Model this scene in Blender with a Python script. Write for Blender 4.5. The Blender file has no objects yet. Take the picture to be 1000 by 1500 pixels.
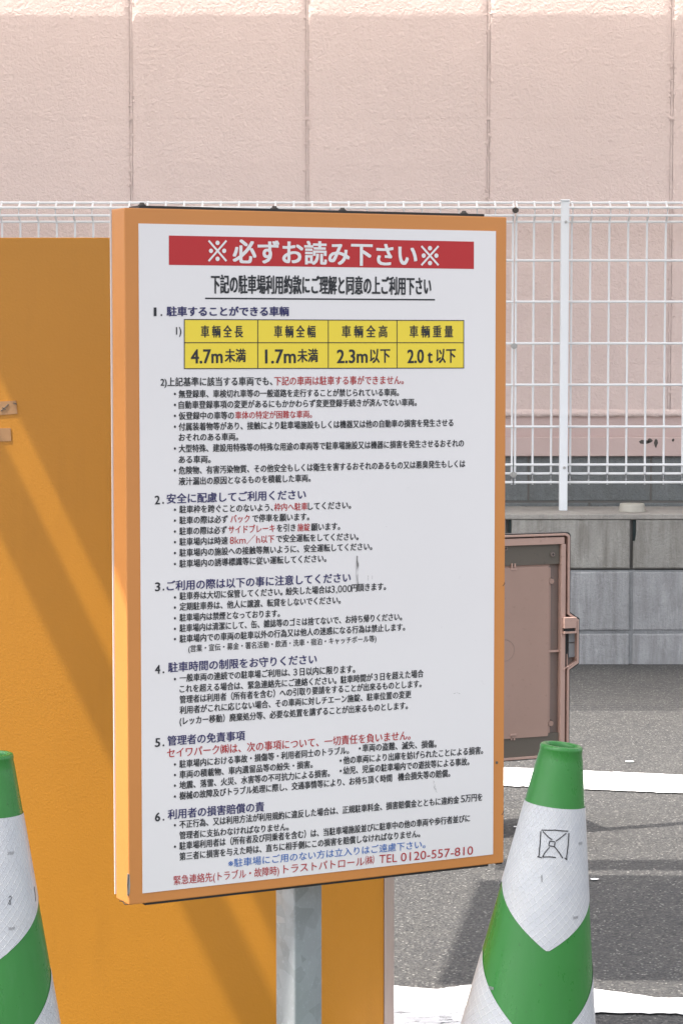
import bpy, bmesh, math, random
from mathutils import Vector, Matrix, noise
random.seed(7)
S = bpy.context.scene
COL = S.collection
R = math.radians

# ------------------------------------------------------------------ camera, sky, sun, exposure
F = 3600.0                                   # focal length in photo pixels (photo is 1000 x 1500)
PITCH = math.atan(264.0 / F)
CAMZ = 1.25
cd = bpy.data.cameras.new('camera'); cam = bpy.data.objects.new('camera', cd); COL.objects.link(cam)
cd.sensor_fit = 'VERTICAL'; cd.sensor_height = 36.0; cd.lens = 36.0 * F / 1500.0
cd.clip_start = 0.05; cd.clip_end = 3000
cam.location = (0, 0, CAMZ); cam.rotation_euler = (math.pi / 2 - PITCH, 0, 0)
S.camera = cam
SUN = Vector((-1.0, -0.35, 2.1)).normalized()    # towards the sun
w = bpy.data.worlds.new('World'); S.world = w; w.use_nodes = True
nt = w.node_tree; nt.nodes.clear()
sky = nt.nodes.new('ShaderNodeTexSky'); sky.sky_type = 'NISHITA'; sky.sun_disc = False
sky.sun_elevation = math.asin(SUN.z); sky.sun_rotation = math.atan2(SUN.x, SUN.y)
sky.air_density = 0.8; sky.dust_density = 4.0; sky.ozone_density = 0.6
bgd = nt.nodes.new('ShaderNodeBackground'); bgd.inputs[1].default_value = 0.15
wo = nt.nodes.new('ShaderNodeOutputWorld')
hs = nt.nodes.new('ShaderNodeHueSaturation'); hs.inputs['Saturation'].default_value = 0.28     # a thin white haze over the blue
nt.links.new(sky.outputs[0], hs.inputs['Color']); nt.links.new(hs.outputs[0], bgd.inputs[0]); nt.links.new(bgd.outputs[0], wo.inputs[0])
sl = bpy.data.lights.new('sun', 'SUN'); so = bpy.data.objects.new('sun', sl); COL.objects.link(so)
sl.energy = 2.6; sl.angle = R(0.53); sl.color = (1.0, 0.93, 0.84)
so.rotation_euler = SUN.to_track_quat('Z', 'Y').to_euler(); so.location = (-6, -3, 12)
S.view_settings.view_transform = 'Standard'; S.view_settings.look = 'None'
S.view_settings.exposure = 1.74; S.view_settings.gamma = 1.0

# ------------------------------------------------------------------ camera geometry helpers (pixels of the photo -> points on real planes)
def ray(px, py):
    c, s = math.cos(PITCH), math.sin(PITCH)
    a, b = (px - 500) / F, (750 - py) / F
    return Vector((a, c + b * s, -s + b * c))
def at_y(px, py, Y):
    d = ray(px, py); t = Y / d.y
    return Vector((d.x * t, Y, CAMZ + d.z * t))
def ground(px, py, z=0.0):
    d = ray(px, py); t = (z - CAMZ) / d.z
    return Vector((d.x * t, d.y * t, z))
class Plane:                                  # vertical plane through (x, y), turned by ang about z; uv() gives (along, height)
    def __init__(s, x, y, ang):
        s.o = Vector((x, y, 0)); s.u = Vector((math.cos(ang), math.sin(ang), 0)); s.n = Vector((math.sin(ang), -math.cos(ang), 0)); s.ang = ang
    def uv(s, px, py):
        d = ray(px, py); c = Vector((0, 0, CAMZ))
        t = (s.o - c).dot(s.n) / d.dot(s.n)
        p = c + d * t
        return (p - s.o).dot(s.u), p.z

# ------------------------------------------------------------------ mesh helpers
def link(o, parent=None):
    COL.objects.link(o)
    if parent: o.parent = parent
    return o
def mesh_obj(name, verts, faces, mat, parent=None, smooth=False):
    me = bpy.data.meshes.new(name); me.from_pydata([tuple(v) for v in verts], [], faces); me.update()
    if mat: me.materials.append(mat)
    if smooth: me.polygons.foreach_set('use_smooth', [True] * len(me.polygons))
    return link(bpy.data.objects.new(name, me), parent)
class MB:
    def __init__(s): s.bm = bmesh.new()
    def box(s, x0, x1, y0, y1, z0, z1, bev=0.0, seg=2):
        m = Matrix.Translation(((x0+x1)/2, (y0+y1)/2, (z0+z1)/2)) @ Matrix.Diagonal((abs(x1-x0), abs(y1-y0), abs(z1-z0), 1))
        r = bmesh.ops.create_cube(s.bm, size=1.0, matrix=m)
        if bev > 0:
            es = {e for v in r['verts'] for e in v.link_edges}
            bmesh.ops.bevel(s.bm, geom=list(es), offset=bev, segments=seg, profile=0.5, affect='EDGES')
        return s
    def cyl(s, p0, p1, r0, r1=None, n=16):
        p0, p1 = Vector(p0), Vector(p1); d = p1 - p0
        m = Matrix.Translation((p0 + p1) / 2) @ d.to_track_quat('Z', 'Y').to_matrix().to_4x4()
        bmesh.ops.create_cone(s.bm, cap_ends=True, segments=n, radius1=r0, radius2=r0 if r1 is None else r1, depth=d.length, matrix=m)
        return s
    def tube(s, pts, r, n=8):
        pts = [Vector(p) for p in pts]; rings = []
        for i, p in enumerate(pts):
            t = (pts[min(i+1, len(pts)-1)] - pts[max(i-1, 0)]).normalized()
            q = t.to_track_quat('Z', 'Y')
            rings.append([s.bm.verts.new(p + q @ Vector((math.cos(a)*r, math.sin(a)*r, 0))) for a in [2*math.pi*k/n for k in range(n)]])
        for a, b in zip(rings, rings[1:]):
            for k in range(n): s.bm.faces.new((a[k], a[(k+1) % n], b[(k+1) % n], b[k]))
        s.bm.faces.new(list(reversed(rings[0]))); s.bm.faces.new(rings[-1])
        return s
    def prism(s, pts, y0, y1):                # outline in x-z, extruded along y
        a = [s.bm.verts.new((x, y0, z)) for x, z in pts]; b = [s.bm.verts.new((x, y1, z)) for x, z in pts]
        n = len(pts)
        s.bm.faces.new(a); s.bm.faces.new(list(reversed(b)))
        for k in range(n): s.bm.faces.new((a[k], b[k], b[(k+1) % n], a[(k+1) % n]))
        return s
    def ring(s, outer, inner, y0, y1):        # hollow outline in x-z
        n = len(outer)
        V = [[s.bm.verts.new((p[0], y, p[1])) for p in L] for L in (outer, inner) for y in (y0, y1)]
        of, ob, inf, inb = V
        for k in range(n):
            j = (k+1) % n
            for q in ((of[k], of[j], inf[j], inf[k]), (ob[j], ob[k], inb[k], inb[j]), (of[j], of[k], ob[k], ob[j]), (inf[k], inf[j], inb[j], inb[k])):
                s.bm.faces.new(q)
        return s
    def build(s, name, mat, parent=None, smooth=False):
        bmesh.ops.recalc_face_normals(s.bm, faces=s.bm.faces)
        me = bpy.data.meshes.new(name); s.bm.to_mesh(me); s.bm.free()
        if mat: me.materials.append(mat)
        if smooth:
            me.polygons.foreach_set('use_smooth', [True]*len(me.polygons))
            me.set_sharp_from_angle(angle=R(35))
        return link(bpy.data.objects.new(name, me), parent)
def thing(name, label, cat, loc=(0, 0, 0), rz=0.0, group=None, kind=None):
    o = bpy.data.objects.new(name, None); COL.objects.link(o); o.empty_display_size = 0.1
    o.location = loc; o.rotation_euler = (0, 0, rz)
    o['label'] = label; o['category'] = cat
    if group: o['group'] = group
    if kind: o['kind'] = kind
    return o

# ------------------------------------------------------------------ materials
def hexc(r, g, b):
    f = lambda c: (c/255/12.92) if c/255 <= 0.04045 else ((c/255+0.055)/1.055)**2.4
    return (f(r), f(g), f(b), 1)
class Mat:
    def __init__(s, name, color, rough=0.6, metal=0.0, spec=0.5):
        s.m = bpy.data.materials.new(name); s.m.use_nodes = True; s.t = s.m.node_tree
        s.b = s.t.nodes['Principled BSDF']
        s.b.inputs['Base Color'].default_value = (*color[:3], 1); s.b.inputs['Roughness'].default_value = rough
        s.b.inputs['Metallic'].default_value = metal; s.b.inputs['Specular IOR Level'].default_value = spec
        s.tc = s.n('ShaderNodeTexCoord'); s.col = None; s.base = (*color[:3], 1); s.h = None
    def n(s, t, **k):
        x = s.t.nodes.new(t)
        for a, b in k.items(): setattr(x, a, b)
        return x
    def l(s, a, b): s.t.links.new(a, b)
    def coords(s, scale=(1, 1, 1), rot=(0, 0, 0), src='Object'):
        m = s.n('ShaderNodeMapping'); m.inputs['Scale'].default_value = scale; m.inputs['Rotation'].default_value = rot
        s.l(s.tc.outputs[src], m.inputs[0]); return m.outputs[0]
    def noise(s, scale, detail=4, rough=0.55, stretch=(1, 1, 1), dist=0.0):
        x = s.n('ShaderNodeTexNoise'); x.inputs['Scale'].default_value = scale; x.inputs['Detail'].default_value = detail
        x.inputs['Roughness'].default_value = rough; x.inputs['Distortion'].default_value = dist
        s.l(s.coords(stretch), x.inputs['Vector']); return x.outputs['Fac']
    def vor(s, scale, feature='F1', out='Distance', stretch=(1, 1, 1)):
        x = s.n('ShaderNodeTexVoronoi', feature=feature); x.inputs['Scale'].default_value = scale
        s.l(s.coords(stretch), x.inputs['Vector']); return x.outputs[out]
    def ramp(s, fac, a, b, lo=0.0, hi=1.0):
        x = s.n('ShaderNodeMapRange'); x.inputs[1].default_value = a; x.inputs[2].default_value = b
        x.inputs[3].default_value = lo; x.inputs[4].default_value = hi; s.l(fac, x.inputs[0]); return x.outputs[0]
    def mix(s, fac, color, mode='MIX'):
        x = s.n('ShaderNodeMix', data_type='RGBA', blend_type=mode)
        s.l(fac, x.inputs['Factor'])
        if s.col is None: x.inputs['A'].default_value = s.base
        else: s.l(s.col, x.inputs['A'])
        if hasattr(color, 'is_linked') or hasattr(color, 'links'): s.l(color, x.inputs['B'])
        else: x.inputs['B'].default_value = (*color[:3], 1)
        s.col = x.outputs['Result']; s.l(s.col, s.b.inputs['Base Color']); return s
    def math(s, op, a, b=None):
        x = s.n('ShaderNodeMath', operation=op)
        for i, v in enumerate((a, b)):
            if v is None: continue
            if isinstance(v, (int, float)): x.inputs[i].default_value = v
            else: s.l(v, x.inputs[i])
        return x.outputs[0]
    def bump(s, h, dist=0.01, strength=1.0):
        x = s.n('ShaderNodeBump'); x.inputs['Distance'].default_value = dist; x.inputs['Strength'].default_value = strength
        s.l(h, x.inputs['Height'])
        if s.h is not None: s.l(s.h, x.inputs['Normal'])
        s.h = x.outputs[0]; s.l(s.h, s.b.inputs['Normal']); return s
    def rough(s, v): s.l(v, s.b.inputs['Roughness']); return s

M = {}
def asphalt():
    m = Mat('asphalt', (0.050, 0.050, 0.051), 0.85)
    m.mix(m.ramp(m.noise(1.1, 6, 0.6), 0.45, 0.7, 0, 0.6), (0.034, 0.034, 0.036)); m.mix(m.ramp(m.noise(5, 5), 0.4, 0.7, 0, 0.7), (0.062, 0.061, 0.059))
    v = m.vor(170, out='Color'); sep = m.n('ShaderNodeSeparateColor'); m.l(v, sep.inputs[0])
    m.mix(m.ramp(sep.outputs[0], 0.5, 1.0, 0, 0.7), (0.105, 0.102, 0.096))
    m.mix(m.ramp(sep.outputs[1], 0.6, 1.0, 0, 0.75), (0.02, 0.02, 0.022))
    v2 = m.vor(260, out='Color'); sp2 = m.n('ShaderNodeSeparateColor'); m.l(v2, sp2.inputs[0])
    m.mix(m.ramp(sp2.outputs[2], 0.95, 1.0), (0.24, 0.235, 0.22))
    m.bump(m.vor(150), 0.004, 0.9).bump(m.noise(60, 4), 0.004, 0.6)
    return m.m
M['asphalt'] = asphalt()
def wall_paint(name, c, relief=1.0):
    m = Mat(name, c, 0.62)
    m.mix(m.ramp(m.noise(1.3, 3), 0.3, 0.75), tuple(x*0.94 for x in c[:3]))
    m.mix(m.ramp(m.noise(5, 6, stretch=(1, 1, 0.25)), 0.52, 0.85, 0, 0.25), tuple(x*0.82 for x in c[:3]))
    m.mix(m.ramp(m.noise(9, 8), 0.72, 0.8, 0, 0.2), (0.3, 0.25, 0.22))
    m.bump(m.noise(14, 6, 0.6), 0.0035*relief, 0.6)
    m.bump(m.ramp(m.noise(75, 5, 0.6, dist=0.7), 0.35, 0.7), 0.0030*relief, 0.7)
    m.bump(m.ramp(m.vor(46, stretch=(1, 1, 1.3)), 0.0, 0.45, 1, 0), 0.0010*relief, 0.5)
    return m.m
M['wall'] = wall_paint('pink_wall_paint', (0.75, 0.615, 0.575))
M['band'] = wall_paint('pink_band_paint', (0.62, 0.48, 0.45), 0.25)
def concrete(name, c, dark, streak=0.7):
    m = Mat(name, c, 0.9)
    m.mix(m.ramp(m.noise(3, 5), 0.35, 0.7), tuple(x*0.75 for x in c))
    m.mix(m.ramp(m.noise(26, 6, 0.65, stretch=(1, 1, 0.14)), 0.42, 0.68, 0, streak), dark)
    m.mix(m.ramp(m.noise(60, 4, 0.6, stretch=(1, 1, 0.2)), 0.6, 0.8, 0, 0.45), tuple(min(1, x*1.7) for x in c))
    m.mix(m.ramp(m.noise(12, 6, 0.7), 0.5, 0.72, 0, 0.4), tuple(x*0.6 for x in c)); m.mix(m.ramp(m.noise(170, 4, 0.7), 0.52, 0.7, 0, 0.5), tuple(x*0.5 for x in c)); m.bump(m.noise(90, 5, 0.7), 0.006, 0.9).bump(m.noise(35, 4, stretch=(1, 1, 0.3)), 0.004, 0.5)
    return m.m
M['block_top'] = concrete('streaked_top_block', (0.36, 0.35, 0.325), (0.16, 0.15, 0.13), 0.8)
M['block'] = concrete('grey_block', (0.40, 0.405, 0.415), (0.20, 0.20, 0.20), 0.9)
M['found'] = concrete('foundation_block', (0.23, 0.25, 0.255), (0.16, 0.17, 0.165), 0.4)
M['ledge'] = concrete('ledge_concrete', (0.40, 0.38, 0.35), (0.25, 0.24, 0.22), 0.4)
M['mortar'] = Mat('mortar', (0.17, 0.165, 0.155), 0.95).m
M['joint'] = concrete('grey_joint', (0.27, 0.28, 0.29), (0.16, 0.16, 0.16), 0.5)
M['slot'] = Mat('dark_slot', (0.03, 0.045, 0.045), 0.95).m  # near-black fill for the gaps between the top blocks
def orange(name, c, rough=0.45, emb=0.0):
    m = Mat(name, c, rough)
    m.mix(m.ramp(m.noise(4, 4), 0.4, 0.75, 0, 0.5), tuple(x*0.88 for x in c))
    m.mix(m.ramp(m.noise(140, 3), 0.74, 0.78, 0, 0.25), (0.15, 0.08, 0.03)); m.mix(m.ramp(m.noise(7, 5, 0.6, stretch=(2.5, 1, 0.4)), 0.55, 0.75, 0, 0.22), tuple(x*0.7 for x in c))
    if emb: m.bump(m.noise(230, 3, 0.5, dist=0.4), 0.0009, emb)
    else: m.bump(m.noise(200, 2), 0.0003, 0.4)
    return m.m
M['orange'] = orange('orange_sign_paint', (0.59, 0.235, 0.060), 0.45)
M['board'] = orange('orange_board_sheet', (0.47, 0.20, 0.014), 0.42, 0.35)
def sheet():
    m = Mat('white_printed_sheet', (0.77, 0.75, 0.75), 0.33)
    m.mix(m.ramp(m.noise(3, 4), 0.4, 0.8, 0, 0.6), (0.735, 0.71, 0.71))
    m.mix(m.ramp(m.noise(70, 4), 0.70, 0.76, 0, 0.12), (0.3, 0.28, 0.26))
    m.bump(m.noise(7, 2), 0.002, 0.15)
    return m.m
M['sheet'] = sheet()
for k, c, r in (('ink', (0.018, 0.02, 0.025), 0.5), ('navy', (0.028, 0.026, 0.115), 0.5), ('redink', (0.42, 0.024, 0.028), 0.5),
                ('blueink', (0.025, 0.13, 0.44), 0.5), ('banner', (0.46, 0.016, 0.02), 0.4), ('yellow', (0.82, 0.64, 0.05), 0.4),
                ('whiteink', (0.74, 0.73, 0.73), 0.4)):
    M[k] = Mat(k, c, r).m
def smudge():
    m = Mat('black_rub_mark', (0.05, 0.05, 0.045), 0.8)
    f = m.ramp(m.noise(420, 4, 0.7, stretch=(1, 1, 0.12)), 0.40, 0.62)
    m.l(f, m.b.inputs['Alpha']); return m.m
M['smudge'] = smudge()
def faint():
    m = Mat('faint_grey_rub', (0.25, 0.25, 0.24), 0.8)
    m.l(m.ramp(m.noise(300, 4, 0.7), 0.45, 0.65, 0, 0.7), m.b.inputs['Alpha']); return m.m
M['faint'] = faint()
def galv():
    m = Mat('galvanised_steel', (0.42, 0.45, 0.47), 0.5, 0.35)
    v = m.vor(42, out='Color'); sp = m.n('ShaderNodeSeparateColor'); m.l(v, sp.inputs[0])
    m.mix(m.ramp(sp.outputs[0], 0.2, 1, 0, 0.7), (0.30, 0.32, 0.33))
    m.mix(m.ramp(m.noise(160, 6, 0.75), 0.55, 0.7, 0, 0.6), (0.58, 0.62, 0.66))
    m.rough(m.ramp(sp.outputs[1], 0, 1, 0.35, 0.62)); m.bump(m.noise(60, 4), 0.001, 0.5)
    return m.m
M['galv'] = galv()
def trim():
    m = Mat('brushed_trim', (0.46, 0.37, 0.33), 0.42, 0.45)
    m.mix(m.ramp(m.noise(300, 3, stretch=(1, 1, 0.02)), 0.4, 0.7, 0, 0.4), (0.36, 0.29, 0.26)); return m.m
M['trim'] = trim()
M['dark_metal'] = Mat('dark_edge_metal', (0.035, 0.033, 0.032), 0.5, 0.4).m
M['bolt'] = Mat('rusty_bolt', (0.10, 0.085, 0.075), 0.55, 0.6).m
M['zinc'] = Mat('zinc_bolt', (0.45, 0.45, 0.44), 0.35, 0.8).m
M['chip'] = Mat('chipped_bare_metal', (0.45, 0.44, 0.42), 0.45, 0.7).m
M['fence'] = Mat('white_fence_paint', (0.80, 0.82, 0.84), 0.35).m
M['post'] = Mat('white_post_paint', (0.80, 0.83, 0.86), 0.35).m
def cone_green():
    m = Mat('green_cone_plastic', (0.026, 0.185, 0.030), 0.3)
    m.mix(m.ramp(m.noise(14, 4, stretch=(1, 1, 0.3)), 0.4, 0.75, 0, 0.5), (0.026, 0.15, 0.03))
    m.mix(m.ramp(m.noise(120, 4), 0.66, 0.74, 0, 0.45), (0.02, 0.05, 0.015)); m.mix(m.ramp(m.noise(22, 6, 0.7, stretch=(1.5, 1.5, 0.3)), 0.55, 0.7, 0, 0.3), (0.06, 0.21, 0.07)); m.rough(m.ramp(m.noise(30, 5, 0.7, stretch=(1, 1, 0.4)), 0.35, 0.7, 0.22, 0.5))
    m.bump(m.noise(9, 3, stretch=(2, 2, 0.5)), 0.004, 0.35)
    m.b.inputs['Subsurface Weight'].default_value = 0.0
    return m.m
M['green'] = cone_green()
def reflective():
    m = Mat('white_honeycomb_sheeting', (0.49, 0.50, 0.52), 0.28)
    uv = m.n('ShaderNodeUVMap')
    mp = m.n('ShaderNodeMapping'); mp.inputs['Rotation'].default_value = (0, 0, R(45)); mp.inputs['Scale'].default_value = (122, 122, 1)
    m.l(uv.outputs[0], mp.inputs[0]); sp = m.n('ShaderNodeSeparateXYZ'); m.l(mp.outputs[0], sp.inputs[0])
    ln = []
    for i in (0, 1):
        fr = m.math('FRACT', sp.outputs[i]); ln.append(m.math('ABSOLUTE', m.math('SUBTRACT', fr, 0.5)))
    line = m.ramp(m.math('MAXIMUM', ln[0], ln[1]), 0.41, 0.46)
    m.mix(m.math('MULTIPLY', line, 0.8), (0.66, 0.665, 0.67))
    # cells vary unevenly in tone
    ng = m.n('ShaderNodeTexNoise'); ng.inputs['Scale'].default_value = 30; m.l(uv.outputs[0], ng.inputs['Vector'])
    m.mix(m.ramp(ng.outputs[0], 0.45, 0.65, 0, 0.5), (0.44, 0.455, 0.49))
    m.bump(line, 0.0006, 0.9)
    m.mix(m.ramp(m.noise(12, 5), 0.55, 0.75, 0, 0.25), (0.42, 0.40, 0.37))
    return m.m
M['reflect'] = reflective()
M['pen'] = Mat('black_marker_ink', (0.02, 0.02, 0.022), 0.5).m
M['greyink'] = Mat('grey_print_ink', (0.30, 0.30, 0.31), 0.5).m
def plastic(name, c, grime=0.5):
    m = Mat(name, c, 0.5)
    m.mix(m.ramp(m.noise(9, 5), 0.4, 0.75, 0, 0.5), tuple(x*0.85 for x in c))
    m.mix(m.ramp(m.noise(70, 6, 0.7), 0.60, 0.72, 0, grime), tuple(x*0.35 for x in c)); return m.m
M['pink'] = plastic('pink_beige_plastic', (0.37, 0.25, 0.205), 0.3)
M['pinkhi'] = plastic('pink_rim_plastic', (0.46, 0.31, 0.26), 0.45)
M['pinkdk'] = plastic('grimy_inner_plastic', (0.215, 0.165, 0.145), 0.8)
M['plate'] = plastic('grey_brown_plate', (0.12, 0.105, 0.085), 0.5)
M['gasket'] = Mat('black_gasket_and_shade', (0.012, 0.012, 0.014), 0.6).m  # gasket black; also painted-in shade for boss rings, grooves and latch opening
M['greyplate'] = plastic('grey_latch_plate', (0.26, 0.27, 0.28), 0.3)
def paintline():
    m = Mat('white_road_paint', (0.80, 0.80, 0.80), 0.6)
    m.mix(m.ramp(m.noise(55, 6, 0.7), 0.52, 0.74, 0, 0.30), (0.45, 0.45, 0.44))
    wear = m.math('MINIMUM', m.ramp(m.noise(38, 8, 0.75), 0.30, 0.36), 1.0)
    m.l(wear, m.b.inputs['Alpha']); m.bump(m.vor(150), 0.002, 0.6)
    return m.m
M['line'] = paintline()
def wornline():
    m = Mat('worn_road_paint', (0.78, 0.78, 0.79), 0.65)
    m.mix(m.ramp(m.noise(25, 6, 0.7, stretch=(0.4, 1, 1)), 0.48, 0.62, 0, 0.5), (0.42, 0.41, 0.43))
    m.l(m.ramp(m.noise(38, 8, 0.75, stretch=(0.6, 1.6, 1)), 0.38, 0.44), m.b.inputs['Alpha']); m.bump(m.vor(150), 0.002, 0.6)
    return m.m
M['worn'] = wornline()
M['tape'] = plastic('brown_packing_tape', (0.36, 0.20, 0.09), 0.2)
M['capwhite'] = plastic('dusty_white_plastic', (0.42, 0.40, 0.35), 0.2)
M['blocking'] = Mat('light_blocking_sheet', (0.62, 0.62, 0.60), 0.6).m  # opaque sheet of the added light blockers
def milky():  # translucent sheet for the added blockers; its glow brightens the pink wall
    m = bpy.data.materials.new('milky_blocker_sheet'); m.use_nodes = True; t = m.node_tree; t.nodes.remove(t.nodes['Principled BSDF'])
    a = t.nodes.new('ShaderNodeBsdfDiffuse'); b = t.nodes.new('ShaderNodeBsdfTranslucent'); x = t.nodes.new('ShaderNodeMixShader')
    a.inputs[0].default_value = (0.8, 0.8, 0.78, 1); b.inputs[0].default_value = (0.82, 0.81, 0.80, 1); x.inputs[0].default_value = 0.42
    t.links.new(a.outputs[0], x.inputs[1]); t.links.new(b.outputs[0], x.inputs[2]); t.links.new(x.outputs[0], t.nodes['Material Output'].inputs[0]); return m
M['milky'] = milky()
M['rust'] = plastic('dark_flaking', (0.08, 0.07, 0.06), 0.4)

# ------------------------------------------------------------------ ground
GX = 600
g = mesh_obj('ground', [(-GX, -GX, 0), (GX, -GX, 0), (GX, GX, 0), (-GX, GX, 0)], [(0, 1, 2, 3)], M['asphalt'])
g['label'] = 'coarse grey asphalt of the parking lot'; g['kind'] = 'structure'; g['category'] = 'ground'
def ragged(name, top, bot, z, mat, amp=0.006, label=None, seed=0):
    """strip on the ground between two polylines with a slightly ragged edge"""
    def dens(pl, off):
        out = []
        for (a, b) in zip(pl, pl[1:]):
            n = max(2, int((b - a).length / 0.012))
            for i in range(n):
                p = a.lerp(b, i / n); out.append(p + Vector((0, amp * (noise.noise(Vector((p.x*45, off, seed))) + 0.6*noise.noise(Vector((p.x*140, off, seed)))), 0)))
        out.append(pl[-1]); return out
    A, B = dens(top, 1.0), dens(bot, 9.0)
    n = min(len(A), len(B))
    A = [A[int(i*(len(A)-1)/(n-1))] for i in range(n)]; B = [B[int(i*(len(B)-1)/(n-1))] for i in range(n)]
    vs = [(p.x, p.y, z) for p in A] + [(p.x, p.y, z) for p in B]
    fs = [(i, n+i, n+i+1, i+1) for i in range(n-1)]
    o = mesh_obj(name, vs, fs, mat, g)
    if label: o['label'] = label
    return o
def gl(pts): return [ground(*p) for p in pts]
ragged('painted_line', gl([(-300, 1083), (740, 1126), (1000, 1137), (1500, 1158)]), gl([(-300, 1110), (740, 1153), (1000, 1164), (1500, 1185)]), 0.004, M['line'], 0.010, 'crisp white line under the open cabinet door', 1)
ragged('painted_line', gl([(560, 1446), (640, 1452), (700, 1444), (860, 1450), (920, 1458), (960, 1464), (1300, 1474)]),
       gl([(560, 1500), (640, 1498), (700, 1492), (860, 1486), (920, 1487), (960, 1487), (1300, 1500)]), 0.004, M['line'], 0.008, 'chipped white line behind the green cone', 4)
ragged('painted_line', gl([(500, 1475), (600, 1486), (745, 1478)]), gl([(500, 1640), (600, 1640), (745, 1640)]), 0.008, M['worn'], 0.012, 'worn white paint beside the orange board', 6)
# little white flecks of paint on the asphalt
for (px, py, r) in ((921, 1117, 0.012), (870, 1290, 0.009), (756, 1213, 0.007), (690, 1235, 0.006)):
    c = ground(px, py); mb = MB(); n = 9
    vs = [mb.bm.verts.new((c.x + r*(1+0.4*random.random())*math.cos(a), c.y + 0.9*r*(1+0.5*random.random())*math.sin(a), 0.004)) for a in [2*math.pi*k/n for k in range(n)]]
    mb.bm.faces.new(vs); mb.build('paint_fleck', M['line'], g)

# ------------------------------------------------------------------ building with pink painted wall
WY = 9.62
bld = thing('building', 'pale pink painted block building with raised joints behind the white fence', 'building', (0, WY, 0))
mb = MB(); mb.box(-7, 7, 0.0145, 0.30, 0.30, 4.4); mb.build('wall_core', M['wall'], bld)
def X(px, Y=WY): return (px - 500) / F * Y
zt = lambda py, Y=WY: at_y(500, py, Y).z
jx = [X(195) - 0.697*k for k in range(9, 0, -1)] + [X(195), X(450), X(713), X(979)] + [X(979) + 0.70*k for k in range(1, 9)]
zlow, zj, zhigh = zt(608), zt(173), 4.4
def relief_panel(x0, x1, z0, z1, visible):
    """one cast panel: rounded, lumpy edges as thick paint leaves them"""
    nx, nz = (44, 60) if visible else (4, 4)
    e = 0.011
    vs, fs = [], []
    for j in range(nz+1):
        for i in range(nx+1):
            x = x0 + (x1-x0)*i/nx; z = z0 + (z1-z0)*j/nz
            d = min(x-x0, x1-x)
            k = max(0.0, 1 - d/0.014)
            y = 0.0062*k*k
            y += 0.0010*noise.noise(Vector((x*5, z*5, 3))) + 0.0008*noise.noise(Vector((x*22, z*22, 1))) * (1 + 2*k)
            vs.append((x + (e*0.25*noise.noise(Vector((z*30, x, 7))) if 0 < i < nx else 0), y, z))
    for j in range(nz):
        for i in range(nx):
            a = j*(nx+1)+i; fs.append((a, a+1, a+nx+2, a+nx+1))
    return mesh_obj('wall_panel', vs, fs, M['wall'], bld, smooth=True)
for a, b in zip(jx, jx[1:]):
    vis = b > -1.6 and a < 1.7
    g2 = 0.006
    relief_panel(a+g2, b-g2, zlow, zj-0.0003, vis)
    relief_panel(a+g2, b-g2, zj+0.0003, zhigh, vis)
MB().box(-7, 7, 0.0028, 0.0144, zj-0.006, zj+0.006).build('joint_filler', M['wall'], bld)
for x in jx[1:-1]: MB().box(x-0.0056, x+0.0056, 0.0078, 0.0142, zlow, 4.39, 0.002).build('joint_filler', M['wall'], bld)
# paint lumps along joints
mb = MB()
for x in (X(195), X(450), X(713), X(979)):
    for k in range(46):
        z = random.uniform(zlow, 2.6); r = random.uniform(0.002, 0.0055)
        bmesh.ops.create_icosphere(mb.bm, subdivisions=1, radius=r, matrix=Matrix.Translation((x+random.choice((-1, 1))*random.uniform(0.004, 0.013), 0.003, z)) @ Matrix.Diagonal((1, 0.6, random.uniform(1, 2.6), 1)))
for k in range(60):
    x = random.uniform(-1.4, 1.4)
    r = random.uniform(0.0015, 0.004)
    bmesh.ops.create_icosphere(mb.bm, subdivisions=1, radius=r, matrix=Matrix.Translation((x, 0.001, zj + random.uniform(-0.006, 0.006))) @ Matrix.Diagonal((3, 0.6, 1, 1)))
o = mb.build('paint_lumps', M['wall'], bld, True); o['kind'] = 'stuff'
# lower edge: drip lip, recessed band, projecting skirting band
mb = MB()
n = 260; vs = []; fs = []
for i in range(n+1):
    x = -2 + 4*i/n; a = 0.010 + 0.006*noise.noise(Vector((x*28, 0, 0))) + 0.003*noise.noise(Vector((x*90, 0, 0)))
    vs += [(x, 0.0, zlow+0.022), (x, -0.010, zlow+0.012), (x, -0.012, zlow-a*0.5), (x, 0.02, zlow-a*0.5)]
for i in range(n):
    for k in range(3): fs.append((4*i+k, 4*i+k+1, 4*i+4+k+1, 4*i+4+k))
mesh_obj('drip_lip', vs, fs, M['wall'], bld, True)
z636, z640, z668 = zt(637), zt(640), zt(668)
MB().box(-7, 7, 0.004, 0.016, z640-0.004, zlow-0.001).build('recessed_band', M['band'], bld)
MB().box(-7, 7, -0.022, 0.003, z668, z640, 0.003).build('skirting_band', M['band'], bld)
for (px, py, wd, hh) in ((943, 647, .020, .008), (951, 646, .012, .010), (960, 649, .007, .016), (985, 645, .006, .006)):
    c = at_y(px, py, WY-0.023); mb = MB(); k = 8
    mb.prism([(c.x+wd*(0.7+0.6*random.random())*math.cos(2*math.pi*q/k), c.z+hh*(0.6+0.7*random.random())*math.sin(2*math.pi*q/k)) for q in range(k)], -0.0235, -0.020)
    mb.build('flaked_patch', M['rust'], bld)
MB().box(-7, 7, 0.0075, 0.0150, 0.44, z668-0.002).build('mortar_bed', M['mortar'], bld)
# foundation blocks
zf0, zf1, zf2 = 0.45, zt(735), z668
step = 0.48
for row, (a, b) in enumerate(((zf0, zf1-0.004), (zf1+0.004, zf2))):
    for k in range(-8, 9):
        x0 = X(774) + step*k + (step/2 if row == 0 else 0)
        MB().box(x0+0.004, x0+step-0.004, 0.0035+0.001*random.random(), 0.0155, a, b-0.001, 0.003).build('foundation_block', M['found'], bld)

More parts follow.
